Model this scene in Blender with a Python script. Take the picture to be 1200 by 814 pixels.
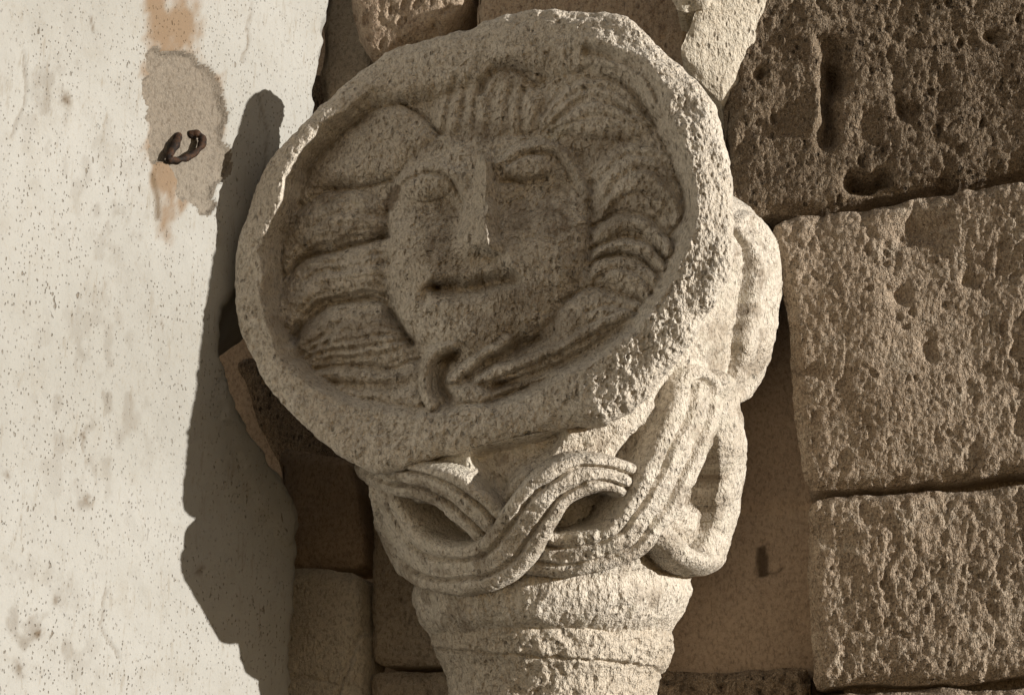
import bpy, math, random
import numpy as np
R = math.radians
for o in list(bpy.data.objects): bpy.data.objects.remove(o)
sc = bpy.context.scene
COL = sc.collection

# ------------------------------------------------------------------ camera
PITCH = R(17); LENS = 55.0; F = 1200*LENS/36; DIST = 1.391
TGT = np.array([0.0, 0.0, 2.40])
FWD = np.array([0, math.cos(PITCH), math.sin(PITCH)])
UPV = np.array([0, -math.sin(PITCH), math.cos(PITCH)])
RGT = np.array([1.0, 0, 0])
CAM = TGT - FWD*DIST
cam = bpy.data.cameras.new('camera'); cam.lens = LENS; cam.sensor_width = 36; cam.clip_start = .05; cam.clip_end = 500
camo = bpy.data.objects.new('camera', cam); COL.objects.link(camo)
camo.location = CAM; camo.rotation_euler = (math.pi/2 + PITCH, 0, 0)
sc.camera = camo

# ------------------------------------------------------------------ light
SUN_AZ = R(20)      # how far in front of the picture's right-hand direction the sun stands
SUN_EL = R(8)
S = np.array([math.cos(SUN_AZ)*math.cos(SUN_EL), -math.sin(SUN_AZ)*math.cos(SUN_EL), math.sin(SUN_EL)])
w = bpy.data.worlds.new('World'); sc.world = w; w.use_nodes = True
nt = w.node_tree; bg = nt.nodes['Background']
sky = nt.nodes.new('ShaderNodeTexSky'); sky.sky_type = 'NISHITA'; sky.sun_disc = False
sky.sun_elevation = SUN_EL; sky.sun_rotation = math.atan2(S[0], S[1]); sky.dust_density = 0.0; sky.air_density = .5; sky.ozone_density = 1.0
tint = nt.nodes.new('ShaderNodeMix'); tint.data_type = 'RGBA'; tint.blend_type = 'MULTIPLY'; tint.inputs[0].default_value = 1
nt.links.new(sky.outputs[0], tint.inputs[6]); tint.inputs[7].default_value = (1.0, .59, .355, 1)
nt.links.new(tint.outputs[2], bg.inputs[0]); bg.inputs[1].default_value = .15
sl = bpy.data.lights.new('sun', 'SUN'); sl.energy = 3.2; sl.angle = R(.5); sl.color = (1, .95, .88)
slo = bpy.data.objects.new('sun', sl); COL.objects.link(slo)
from mathutils import Vector
slo.rotation_euler = Vector(S).to_track_quat('Z', 'Y').to_euler(); slo.location = (3, -2, 4)
sc.view_settings.view_transform = 'Standard'; sc.view_settings.look = 'None'
sc.view_settings.gamma = 1; sc.view_settings.use_curve_mapping = False
sc.view_settings.exposure = 0.85
sc.render.engine = 'CYCLES'

# ------------------------------------------------------------------ projection helpers (photo pixels, 1200 x 814)
def ray(px, py):
    px = np.asarray(px, float)[..., None]; py = np.asarray(py, float)[..., None]
    return FWD + RGT*(px-600)/F + UPV*(407-py)/F
def on_plane(px, py, p0, n):
    r = ray(px, py); t = ((p0-CAM) @ n)/(r @ n)
    return CAM + r*t[..., None]
def at_y(px, py, y):
    return on_plane(px, py, np.array([0, y, 0.0]), np.array([0, 1.0, 0]))
def project(P):
    v = P-CAM; d = v @ FWD
    return 600+F*(v @ RGT)/d, 407-F*(v @ UPV)/d
PX = 0.00072    # about one photo pixel, in metres

# ------------------------------------------------------------------ numpy helpers
def sstep(x, a=0., b=1.):
    t = np.clip((x-a)/(b-a), 0, 1); return t*t*(3-2*t)
def lerp(a, b, t): return a+(b-a)*t
_rng = np.random.RandomState(7)
_perm = np.concatenate([_rng.permutation(256)]*3)
_val = np.concatenate([_rng.rand(256)*2-1]*2)
def vnoise(x, y, z=0., seed=0):
    x = np.asarray(x, float)+seed*17.31; y = np.asarray(y, float)+seed*9.77; z = np.asarray(z, float)+np.zeros_like(x)+seed*3.1
    xi = np.floor(x).astype(int); yi = np.floor(y).astype(int); zi = np.floor(z).astype(int)
    fx = x-xi; fy = y-yi; fz = z-zi
    fx = fx*fx*fx*(fx*(fx*6-15)+10); fy = fy*fy*fy*(fy*(fy*6-15)+10); fz = fz*fz*(3-2*fz)
    xi &= 255; yi &= 255; zi &= 255
    def h(a, b, c): return _val[_perm[_perm[_perm[a]+b]+c]]
    a = lerp(lerp(h(xi, yi, zi), h(xi+1, yi, zi), fx), lerp(h(xi, yi+1, zi), h(xi+1, yi+1, zi), fx), fy)
    b = lerp(lerp(h(xi, yi, zi+1), h(xi+1, yi, zi+1), fx), lerp(h(xi, yi+1, zi+1), h(xi+1, yi+1, zi+1), fx), fy)
    return lerp(a, b, fz)
def fbm(x, y, z=0., oct=4, seed=0, gain=.5):
    s = 0; a = 1; f = 1
    x = np.asarray(x, float); y = np.asarray(y, float)
    for k in range(oct):
        if k or seed % 2 == 0: x, y = x*.788-y*.616, x*.616+y*.788
        s = s+a*vnoise(x*f, y*f, np.asarray(z)*f, seed+k*5); a *= gain; f *= 2.03
    return s
def cell(x, y, seed=0, jit=.9):
    """distance to the nearest jittered point, and a random value of that point"""
    x = np.asarray(x, float); y = np.asarray(y, float)
    xi = np.floor(x).astype(int); yi = np.floor(y).astype(int)
    best = np.full(x.shape, 9.); rv = np.zeros(x.shape)
    for dx in (-1, 0, 1):
        for dy in (-1, 0, 1):
            a = (xi+dx+seed*13) & 255; b = (yi+dy+seed*29) & 255
            h1 = _val[_perm[_perm[a]+b]]; h2 = _val[_perm[_perm[a+7]+b]+1]; h3 = _val[_perm[_perm[b+3]+a]]
            d = np.hypot(xi+dx+.5+.5*jit*h1-x, yi+dy+.5+.5*jit*h2-y)
            m = d < best; best = np.where(m, d, best); rv = np.where(m, h3, rv)
    return best, rv
def facets(x, y, sc_, seed, st=1.35):
    """chisel-like facets: each cell is a small tilted plane"""
    x = x/sc_+.35*vnoise(x/sc_*1.3, y/sc_*1.3, 0, seed+4); y = y/(sc_*st)+.35*vnoise(x*1.3+5, y/sc_*1.3, 0, seed+5)
    xi = np.floor(x).astype(int); yi = np.floor(y).astype(int); best = np.full(x.shape, 9.); out = np.zeros(x.shape)
    for dx in (-1, 0, 1):
        for dy in (-1, 0, 1):
            a = (xi+dx+seed*13) & 255; b = (yi+dy+seed*29) & 255
            h1 = _val[_perm[_perm[a]+b]]; h2 = _val[_perm[_perm[a+7]+b]]; h3 = _val[_perm[_perm[b+3]+a]]; h4 = _val[_perm[_perm[b+11]+a]]; h5 = _val[_perm[_perm[a+19]+b]]
            px, py = x-(xi+dx+.5+.45*h1), y-(yi+dy+.5+.45*h2); d = px*px+py*py
            m = d < best; best = np.where(m, d, best); out = np.where(m, .6*h3+1.5*h4*px+1.5*h5*py, out)
    return out
def catmull(pts, n=8, closed=False):
    p = np.asarray(pts, float); out = []
    N = len(p); rng = range(N if closed else N-1)
    for i in rng:
        if closed: a, b, c, d = p[(i-1) % N], p[i], p[(i+1) % N], p[(i+2) % N]
        else: a, b, c, d = p[max(i-1, 0)], p[i], p[i+1], p[min(i+2, N-1)]
        for k in range(n):
            t = k/n
            out.append(.5*((2*b)+(-a+c)*t+(2*a-5*b+4*c-d)*t*t+(-a+3*b-3*c+d)*t**3))
    if not closed: out.append(p[-1])
    return np.array(out)
def seg_dist(x, y, poly, closed=False):
    """distance to a polyline (any dims in x,y only)"""
    best = np.full(x.shape, 1e9); P = poly
    Q = np.roll(P, -1, 0) if closed else P[1:]
    P = P if closed else P[:-1]
    for a, b in zip(P, Q):
        ab = b-a; L = ab @ ab+1e-12
        t = np.clip(((x-a[0])*ab[0]+(y-a[1])*ab[1])/L, 0, 1)
        d = (x-a[0]-t*ab[0])**2+(y-a[1]-t*ab[1])**2
        best = np.minimum(best, d)
    return np.sqrt(best)
def inside(x, y, poly):
    r = np.zeros(x.shape, bool); j = len(poly)-1
    for i in range(len(poly)):
        xi, yi = poly[i]; xj, yj = poly[j]
        if yi != yj:
            r ^= ((yi > y) != (yj > y)) & (x < (xj-xi)*(y-yi)/(yj-yi)+xi)
        j = i
    return r
def sdf(x, y, pts, n=4, smooth=True):
    """signed distance, positive inside; evaluated only near the shape"""
    poly = catmull(pts, n, True) if smooth else np.asarray(pts, float)
    out = np.full(x.shape, -60.)
    lo = poly.min(0)-60; hi = poly.max(0)+60
    m = (x > lo[0]) & (x < hi[0]) & (y > lo[1]) & (y < hi[1])
    xs, ys = x[m], y[m]
    if xs.size:
        d = seg_dist(xs, ys, poly, True); out[m] = np.where(inside(xs, ys, poly), d, -d)
    return out
def line(x, y, pts, width, n=5):
    """soft bump (1 on the line) along a smooth polyline"""
    poly = catmull(pts, n); out = np.zeros(x.shape)
    lo = poly.min(0)-4*width; hi = poly.max(0)+4*width
    m = (x > lo[0]) & (x < hi[0]) & (y > lo[1]) & (y < hi[1])
    d = seg_dist(x[m], y[m], poly); out[m] = np.exp(-(d/width)**2)
    return out
def blob(x, y, cx, cy, rx, ry): return np.exp(-((x-cx)/rx)**2-((y-cy)/ry)**2)

# ------------------------------------------------------------------ object helpers
def empty(name, loc, label=None, cat=None, group=None):
    o = bpy.data.objects.new(name, None); COL.objects.link(o); o.location = loc; o.empty_display_size = .05
    if label: o['label'] = label
    if cat: o['category'] = cat
    if group: o['group'] = group
    bpy.context.view_layer.update()
    return o
def grid_quads(nr, nc, wrap=False):
    i = np.arange(nr-1)[:, None]; j = np.arange(nc if wrap else nc-1)[None, :]
    a = i*nc+j; b = i*nc+(j+1) % nc
    return np.stack([a, b, b+nc, a+nc], -1).reshape(-1, 4)
def normals(V, Q):
    n = np.cross(V[Q[:, 2]]-V[Q[:, 0]], V[Q[:, 3]]-V[Q[:, 1]])
    N = np.zeros_like(V)
    for k in range(4):
        for c in range(3): N[:, c] += np.bincount(Q[:, k], n[:, c], len(V))
    return N/np.maximum(np.linalg.norm(N, axis=1), 1e-20)[:, None]
def mesh(name, V, Q, mat, parent=None, attrs=None, N=None):
    """one mesh object; V in world space"""
    V = np.asarray(V, float); Q = np.asarray(Q)
    used = np.unique(Q); remap = np.zeros(len(V), int); remap[used] = np.arange(len(used))
    v = V[used]; q = remap[Q]
    org = np.array(parent.matrix_world.translation) if parent else np.zeros(3)
    me = bpy.data.meshes.new(name)
    me.vertices.add(len(v)); me.vertices.foreach_set('co', (v-org).astype(np.float32).ravel())
    k = q.shape[1]
    me.loops.add(q.size); me.loops.foreach_set('vertex_index', q.astype(np.int32).ravel())
    me.polygons.add(len(q)); me.polygons.foreach_set('loop_start', np.arange(0, q.size, k, dtype=np.int32))
    me.polygons.foreach_set('use_smooth', np.ones(len(q), bool))
    me.update(calc_edges=True)
    for an, av in (attrs or {}).items():
        a = me.attributes.new(an, 'FLOAT', 'POINT'); a.data.foreach_set('value', np.asarray(av)[used].astype(np.float32))
    if N is not None: me.normals_split_custom_set_from_vertices(N[used].astype(np.float32).tolist())
    me.materials.append(mat)
    o = bpy.data.objects.new(name, me); COL.objects.link(o)
    if parent: o.parent = parent
    return o

# ------------------------------------------------------------------ materials
class NB:
    def __init__(s, name):
        s.m = bpy.data.materials.new(name); s.m.use_nodes = True; s.t = s.m.node_tree
        s.b = s.t.nodes['Principled BSDF']; s.tc = s.t.nodes.new('ShaderNodeNewGeometry').outputs['Position']
    def n(s, ty, **kw):
        x = s.t.nodes.new(ty)
        for k, v in kw.items(): setattr(x, k, v)
        return x
    def set(s, sock, v):
        if hasattr(v, 'is_output'): s.t.links.new(v, sock)
        else: sock.default_value = v
    def map(s, scale):
        x = s.n('ShaderNodeMapping'); s.set(x.inputs[0], s.tc); x.inputs['Scale'].default_value = scale; return x.outputs[0]
    def noise(s, sc_, det=6, rough=.6, vec=None, dist=0):
        x = s.n('ShaderNodeTexNoise'); s.set(x.inputs['Vector'], vec or s.tc); x.inputs['Scale'].default_value = sc_
        x.inputs['Detail'].default_value = det; x.inputs['Roughness'].default_value = rough; x.inputs['Distortion'].default_value = dist
        return x.outputs[0]
    def vor(s, sc_, vec=None, feature='F1'):
        x = s.n('ShaderNodeTexVoronoi', feature=feature); s.set(x.inputs['Vector'], vec or s.tc); x.inputs['Scale'].default_value = sc_
        return x
    def ramp(s, v, a, b, lo=0., hi=1.):
        x = s.n('ShaderNodeMapRange', interpolation_type='SMOOTHSTEP'); s.set(x.inputs[0], v)
        for i, k in enumerate((a, b, lo, hi)): x.inputs[i+1].default_value = k
        return x.outputs[0]
    def math(s, op, a, b=0.):
        x = s.n('ShaderNodeMath', operation=op); s.set(x.inputs[0], a); s.set(x.inputs[1], b); return x.outputs[0]
    def mix(s, f, a, b, mode='MIX'):
        x = s.n('ShaderNodeMix', data_type='RGBA', blend_type=mode); s.set(x.inputs[0], f)
        for k, c in ((6, a), (7, b)): s.set(x.inputs[k], c if hasattr(c, 'is_output') else (*c, 1))
        return x.outputs[2]
    def attr(s, nm):
        x = s.n('ShaderNodeAttribute'); x.attribute_name = nm; return x.outputs['Fac']
    def bump(s, h, strength, dist, prev=None):
        x = s.n('ShaderNodeBump'); s.set(x.inputs['Height'], h); x.inputs['Strength'].default_value = strength; x.inputs['Distance'].default_value = dist
        if prev: s.set(x.inputs['Normal'], prev)
        return x.outputs[0]
    def done(s, col, nrm, rough=.92):
        s.set(s.b.inputs['Base Color'], col); s.set(s.b.inputs['Normal'], nrm); s.set(s.b.inputs['Roughness'], rough)
        s.b.inputs['Specular IOR Level'].default_value = .18
        return s.m

def stone(name, base, dark, pale, pits=.5, grain=1., pale_amt=.35, dark_amt=.5, extra=None):
    k = NB(name)
    big = k.noise(9, 4, .62); mid = k.noise(42, 4, .68); fine = k.noise(260, 3, .7); tiny = k.noise(900, 1, .6)
    c = k.mix(k.math('MULTIPLY', k.ramp(big, .42, .68), dark_amt), base, dark)
    c = k.mix(k.math('MULTIPLY', k.ramp(mid, .50, .72), pale_amt), c, pale)
    c = k.mix(k.math('MULTIPLY', k.ramp(k.noise(75, 3, .7), .54, .74), dark_amt*.8), c, dark)
    c = k.mix(k.ramp(fine, .42, .66, .0, .55), c, [x*.52 for x in base])
    c = k.mix(k.ramp(tiny, .52, .68, 0, .5), c, pale)
    sp = k.noise(420, 1, .7, k.map((1, 1, .5)))
    c = k.mix(k.math('MULTIPLY', k.ramp(sp, .56, .66), .5), c, [x*.6 for x in dark])
    v = k.vor(170, k.map((1, 1, .55)))
    sel = k.ramp(k.noise(50, 2, .5), .45, .62)
    pit = k.math('MULTIPLY', k.ramp(v.outputs['Distance'], .12, .34, 1, 0), sel)
    c = k.mix(k.math('MULTIPLY', pit, pits*.75), c, [x*.35 for x in dark])
    if extra: c = extra(k, c)
    h1 = k.math('SUBTRACT', k.math('MULTIPLY', fine, .9), k.math('MULTIPLY', pit, pits))
    nb = k.bump(k.noise(110, 3, .72), .5*grain, .006)
    nb = k.bump(h1, .75*grain, .0028, nb)
    nb = k.bump(sp, .6*grain, -.002, nb)
    nb = k.bump(tiny, .35*grain, .0012, nb)
    return k.done(c, nb)
def mark(k, c):      # stains, lime and darker recess tones stored with the surface
    c = k.mix(k.attr('stain_and_dark'), c, (.20, .15, .10))
    return k.mix(k.attr('lime'), c, (.62, .57, .47))

M_CAP = stone('carved_limestone', (.66, .595, .50), (.40, .33, .24), (.78, .73, .65), .6, 1.3, .5, .42, extra=mark)
M_COL = stone('column_limestone', (.62, .55, .45), (.36, .285, .20), (.70, .64, .54), .6, 1.5)
M_BLK = stone('rough_block_stone', (.45, .355, .26), (.29, .215, .145), (.64, .56, .45), .2, 2.0, .6)
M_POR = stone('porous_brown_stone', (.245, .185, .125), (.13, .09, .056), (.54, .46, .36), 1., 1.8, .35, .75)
M_RED = stone('reddish_stone', (.42, .33, .24), (.25, .16, .11), (.54, .45, .35), .6, 1.1, .2)
M_REC = stone('brown_render', (.45, .345, .25), (.32, .235, .165), (.49, .395, .305), .35, .5, .2, .4, extra=lambda k, c: k.mix(k.attr('stain_and_dark'), c, (.05, .032, .018)))
M_NICHE = stone('niche_stone', (.42, .35, .265), (.25, .195, .14), (.52, .45, .36), .5, .8, .3)
M_PALE = stone('pale_slab', (.62, .56, .46), (.40, .33, .25), (.70, .64, .54), .4, .8, .3)
M_MORT = stone('lime_mortar', (.70, .64, .53), (.38, .29, .19), (.68, .62, .52), .9, .9, .3, .35)

def plaster():
    k = NB('white_limewash_plaster')
    c = k.mix(k.ramp(k.noise(5, 5, .6), .35, .7), (.385, .378, .35), (.335, .326, .295))
    c = k.mix(k.ramp(k.noise(30, 6, .7), .50, .75, 0, .5), c, (.31, .288, .245))
    c = k.mix(k.ramp(k.noise(18, 6, .75), .62, .80, 0, .5), c, (.23, .195, .145))
    c = k.mix(k.ramp(k.noise(150, 4, .75, k.map((1, 1, .16))), .56, .70, 0, .45), c, (.24, .205, .155))
    c = k.mix(k.ramp(k.noise(330, 3, .8, k.map((1, 1, .5))), .55, .72, 0, .4), c, (.26, .225, .175))
    dens = k.ramp(k.noise(16, 4, .65), .38, .62, .25, 1)
    h = 0; pitm = None
    for scl, thr, zz in ((200, .16, .5), (430, .27, .6), (95, .12, .35)):
        vec = k.map((1, 1, zz)); wn = k.n('ShaderNodeTexNoise'); k.set(wn.inputs[0], k.tc); wn.inputs['Scale'].default_value = scl*1.1; wn.inputs['Detail'].default_value = 1
        vm = k.n('ShaderNodeVectorMath', operation='MULTIPLY_ADD'); k.set(vm.inputs[0], wn.outputs['Color']); vm.inputs[1].default_value = (.55/scl,)*3; k.set(vm.inputs[2], vec); v = k.vor(scl, vm.outputs[0])
        x = k.n('ShaderNodeSeparateColor'); k.set(x.inputs[0], v.outputs['Color'])
        m = k.math('MULTIPLY', k.ramp(v.outputs['Distance'], thr*.5, thr, 1, 0), k.math('MULTIPLY', k.ramp(x.outputs[0], .42, .56), dens))
        pitm = m if pitm is None else k.math('MAXIMUM', pitm, m)
    c = k.mix(k.math('MULTIPLY', pitm, .72), c, (.16, .12, .08))
    c = k.mix(k.attr('orange'), c, (.21, .14, .082))
    c = k.mix(k.attr('stain_and_dark'), c, (.12, .085, .05))
    nb = k.bump(k.noise(60, 5, .6), .35, .004)
    nb = k.bump(pitm, .8, -.0022, nb)
    nb = k.bump(k.noise(420, 4, .6), .35, .0012, nb)
    return k.done(c, nb, .9)
M_PLA = plaster()
M_PATCH = stone('bare_patch_stone', (.225, .195, .155), (.17, .135, .10), (.29, .255, .21), .3, .5, .3, .4)
def iron():
    k = NB('rusty_iron')
    c = k.mix(k.ramp(k.noise(160, 5, .7), .4, .7), (.018, .014, .012), (.07, .035, .018))
    return k.done(c, k.bump(k.noise(300, 4, .6), .6, .002), .7)
M_IRON = iron()

# ================================================================== planes of the place
WYAW = R(-11.5)
NW = np.array([math.sin(WYAW), -math.cos(WYAW), 0]); PW = at_y(930, 600, .015)         # face of the stone wall
LA = R(35)
NL = np.array([math.cos(LA), -math.sin(LA), 0]); PL = at_y(372, 120, .01)              # face of the plastered jamb
AXP = at_y(648, 560, 0.0)                                                             # axis of the column

# ================================================================== plastered wall on the left
def plaster_wall():
    root = empty('plaster_wall', on_plane(150, 900, PL, NL), 'white limewashed plaster wall beside the carved capital, speckled and partly in its shadow', 'wall')
    ex = np.array([(-160, 395), (0, 387), (60, 381), (130, 371), (180, 360), (240, 345), (320, 310), (360, 262), (420, 262), (490, 286), (530, 312), (566, 338),
                   (600, 356), (700, 351), (760, 347), (814, 344), (960, 338)], float)
    rows = np.arange(-130, 950, 2.6)
    nc = 250
    edge = np.interp(rows, ex[:, 0], ex[:, 1])+2.2*fbm(rows/24, rows*0, oct=3, seed=3)
    t = np.linspace(0, 1, nc)
    X = -260+(edge[:, None]+260)*t[None, :]; Y = np.repeat(rows[:, None], nc, 1)
    P = on_plane(X, Y, PL, NL)
    h = 3.5*fbm(X/150, Y/190, oct=3, seed=1)+.9*fbm(X/22, Y/30, oct=3, seed=2)
    dE = (edge[:, None]-X)
    h -= 9*np.exp(-np.clip(dE, 0, None)/5)*(1+.6*fbm(X/15, Y/15, oct=2, seed=9))
    # bare patch where the limewash has fallen off
    wob = 5*fbm(X/20, Y/20, oct=5, seed=6, gain=.62)
    patch = [(176, 62), (205, 58), (232, 68), (250, 82), (260, 108), (263, 142), (260, 160), (271, 188), (262, 208), (251, 215), (246, 243), (232, 247), (214, 232), (206, 205), (196, 190), (176, 188), (172, 140), (170, 92)]
    d = sdf(X, Y, patch)+wob
    pm = d > 0
    h -= 6.5*sstep(d, -1, 3)-1.2*fbm(X/30, Y/60, oct=3, seed=8)*sstep(d, 0, 6)
    h -= 2.0*line(X, Y, [(202, 92), (198, 130), (206, 172), (212, 190)], 2.2)*sstep(d, 0, 4)
    og = np.clip(sstep(sdf(X, Y, [(174, -40), (232, -40), (236, 20), (245, 70), (262, 95), (266, 150), (225, 240), (205, 262), (192, 285), (182, 282), (180, 240), (172, 200), (170, 120), (164, 80), (172, 40)])+8*fbm(X/14, Y/22, oct=4, seed=12), -3, 12), 0, 1)
    og *= sstep(fbm(X/14, Y/34, oct=5, seed=13), -1.2, .35)*.9
    st = .8*line(X, Y, [(178, 205), (184, 232), (185, 255)], 3.2)+.7*line(X, Y, [(104, 20), (107, 38)], 1.3)
    for cx, cy, r in ((78, 118, 4), (100, 587, 5), (66, 703, 3.5), (24, 782, 6), (48, 742, 3), (97, 510, 3), (232, 668, 3), (10, 556, 3), (195, 380, 2.5)):
        st += .75*blob(X+1.5*wob, Y, cx, cy, r, r*1.7)
    st += .45*sstep(fbm(X/18, Y/30, oct=5, seed=20), .25, .9)*blob(X, Y, 40, 755, 60, 80)
    st += .35*sstep(fbm(X/12, Y/25, oct=5, seed=21), .1, .8)*(blob(X, Y, 70, 120, 50, 80)+blob(X, Y, 110, 470, 70, 120)+.7*blob(X, Y, 140, 250, 60, 70))
    for pts in ([(294, 0), (291, 40), (288, 72)], [(100, 500), (96, 530)], [(305, 110), (312, 160), (306, 230), (316, 330)], [(14, 160), (30, 110), (26, 60)], [(140, 770), (120, 730), (125, 690)]):
        l = line(X+wob*.5, Y, pts, 1.5); h -= 2*l; st += .5*l
    # flaked limewash on the shaded part beside the hollow
    d2 = sdf(X, Y, [(262, 440), (290, 500), (330, 560), (350, 600), (340, 640), (310, 600), (280, 530), (258, 480)])
    h += 3*sstep(d2+wob, -2, 5)
    P = P+NL*(h*PX)[..., None]
    # return of the wall edge into the hollow
    back = np.array([-.25, 1.0, 0])
    ret = [P[:, -1]+back*q*PX+np.stack([2.5*fbm(rows/14, rows*0+q, oct=3, seed=15)]*3, 1)*PX for q in (14, 34, 80, 170, 260)]
    P = np.concatenate([P]+[r[:, None] for r in ret], 1)
    z = np.zeros((len(rows), 5)); nct = nc+5
    V = P.reshape(-1, 3); Q = grid_quads(len(rows), nct)[:, ::-1]; N = normals(V, Q)
    at = {'orange': np.concatenate([og, z], 1).ravel(), 'stain_and_dark': np.clip(np.concatenate([st, z], 1), 0, .9).ravel()}
    lab = np.concatenate([pm, z > 1], 1).ravel()[Q].sum(1) >= 2
    mesh('plaster_face', V, Q[~lab], M_PLA, root, at, N)
    o = mesh('bare_patch', V, Q[lab], M_PATCH, root, None, N); o['label'] = 'oval patch of bare grey-brown stone where the limewash has flaked off'
    # the wall goes on past the picture, upwards, downwards and towards the viewer
    e = np.array([-math.sin(LA), -math.cos(LA), 0]); o0 = on_plane(np.array(235.), np.array(407.), PL, NL)-NL*.014
    zz = [np.array([0, 0, v]) for v in (-1.6, 1.1)]
    f = [o0+zz[1], o0+e*1.0+zz[1], o0+e*1.0+zz[0], o0+zz[0]]; bk = [p-NL*.3 for p in f]
    mesh('wall_core', np.array(f+bk), np.array([(0, 1, 2, 3), (7, 6, 5, 4), (0, 4, 5, 1), (1, 5, 6, 2), (2, 6, 7, 3), (3, 7, 4, 0)]), M_PLA, root)
plaster_wall()

def biggest(Q, n):
    """mask of the quads of the largest connected patch"""
    c = np.arange(n)
    while True:
        m = c[Q].min(1); c2 = c.copy()
        for k in range(4): np.minimum.at(c2, Q[:, k], m)
        c2 = c2[c2]
        if (c2 == c).all(): break
        c = c2
    l = c[Q[:, 0]]; v, k = np.unique(l, return_counts=True); return l == v[k.argmax()]
def tube(path, rad, ns=12):
    path = np.asarray(path, float); T = np.gradient(path, axis=0); T /= np.linalg.norm(T, axis=1)[:, None]
    up = np.array([.3, .2, 1.]); A = np.cross(T, up); A /= np.linalg.norm(A, axis=1)[:, None]; B = np.cross(T, A)
    th = np.linspace(0, 2*math.pi, ns, endpoint=False)
    rad = np.asarray(rad)[:, None, None]
    return path[:, None]+rad*(np.cos(th)[None, :, None]*A[:, None]+np.sin(th)[None, :, None]*B[:, None])
def hook():
    pts = catmull([(222, 158, -4), (230, 157, 2), (236, 161, 6), (237, 168, 8), (231, 177, 8), (221, 184, 8), (210, 187, 7), (201, 187, 6), (198, 184, 5), (203, 174, 3), (207, 166, 0), (209, 159, -5)], 6)
    path = np.array([on_plane(np.array(x), np.array(y), PL+NL*q*PX, NL) for x, y, q in pts])
    n = len(path); r = (4.2+.6*np.sin(np.linspace(0, 9, n))+.7*np.sin(np.linspace(0, 31, n))+.5*np.sin(np.linspace(1, 67, n)))*PX
    r[-9:] *= np.linspace(1, 1.25, 9)
    V = tube(path, r); nr, ns = V.shape[:2]
    Q = grid_quads(nr, ns, True); V = V.reshape(-1, 3)
    V = np.concatenate([V, path[:1], path[-1:]])
    capq = [(nr*ns, (i+1) % ns, i, i) for i in range(0)]
    o = mesh('iron_hook', V, Q, M_IRON)
    o['label'] = 'rusty black bent iron hook stuck in the bare patch of the plaster wall'; o['category'] = 'hook'
hook()

# ================================================================== blocks of masonry
def block(root, name, corners, p0, n, mat, seed, out=0., rough=1., back=90., step=2.0, edge=8., corner_r=12., stretch=1.6, extra=None, wob=3., label=None, attrs=None, tilt=None):
    """one stone: corners TL TR BR BL in photo pixels on the plane (p0, n), standing `out` px proud"""
    c = np.array(corners, float)
    wd = .5*(np.linalg.norm(c[1]-c[0])+np.linalg.norm(c[2]-c[3])); ht = .5*(np.linalg.norm(c[3]-c[0])+np.linalg.norm(c[2]-c[1]))
    nu = max(8, int(wd/step)); nv = max(8, int(ht/step))
    u, v = np.meshgrid(np.linspace(0, 1, nu), np.linspace(0, 1, nv))
    X = (1-v)*((1-u)*c[0, 0]+u*c[1, 0])+v*((1-u)*c[3, 0]+u*c[2, 0])
    Y = (1-v)*((1-u)*c[0, 1]+u*c[1, 1])+v*((1-u)*c[3, 1]+u*c[2, 1])
    du = np.minimum(u, 1-u)*wd; dv = np.minimum(v, 1-v)*ht
    # rounded corners and wavering arrises
    cr = corner_r; k = np.clip(cr-du, 0, None)*np.clip(cr-dv, 0, None)/(cr*1.6)
    X = X+np.sign(.5-u)*k*.5; Y = Y+np.sign(.5-v)*k*.5
    fall = np.exp(-np.minimum(du, dv)/25)
    X = X+fall*wob*fbm(X/60, Y/60, oct=4, seed=seed)*1.3; Y = Y+fall*wob*fbm(X/60+9, Y/60, oct=4, seed=seed+1)*1.3
    d = np.minimum(du, dv)
    h = out+rough*(6*fbm(X/130, Y/130, oct=2, seed=seed+2)+1.2*fbm(X/34, Y/(34*stretch), oct=3, seed=seed+3))
    msk = sstep(fbm(X/70, Y/90, oct=3, seed=seed+11), -.5, .4)
    h += rough*(.9*facets(X, Y, 13, seed+4, stretch)*msk+.75*facets(X, Y, 5.5, seed+7, stretch)+.5*fbm(X/5, Y/7, oct=2, seed=seed+5))
    h -= rough*3*sstep(fbm(X/30, Y/(30*stretch), oct=4, seed=seed+8), .5, .9)
    h -= edge*np.exp(-(d/7)**1.5)*(1+.5*fbm(X/20, Y/20, oct=2, seed=seed+6))
    if extra is not None: h = h+extra(X+5*fbm(X/24, Y/24, oct=3, seed=seed+21), Y+5*fbm(X/24+3, Y/24, oct=3, seed=seed+22))
    P = on_plane(X, Y, p0, n)+n*(h*PX)[..., None]
    if tilt is not None: P = P+n*(tilt(u, v)*PX)[..., None]
    V = P.reshape(-1, 3); Q = grid_quads(nv, nu)
    idx = np.arange(nv*nu).reshape(nv, nu)
    ring = np.concatenate([idx[0, :], idx[1:, -1], idx[-1, -2::-1], idx[-2:0, 0]])
    base = len(V); m = len(ring)
    V = np.concatenate([V, V[ring]-n*(back*PX)])
    j = np.arange(m); j2 = (j+1) % m
    side = np.stack([ring[j2], ring[j], base+j, base+j2], 1)
    cen = len(V); V = np.concatenate([V, V[base:].mean(0)[None]])
    Qs = np.concatenate([Q[:, ::-1], side[:, ::-1]])
    at = None
    if attrs is not None:
        at = {}
        for nm, fn in attrs.items(): at[nm] = np.concatenate([fn(X, Y).ravel(), np.zeros(m+1)])
    o = mesh(name, V, Qs, mat, root, at)
    if label: o['label'] = label
    return o
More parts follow.
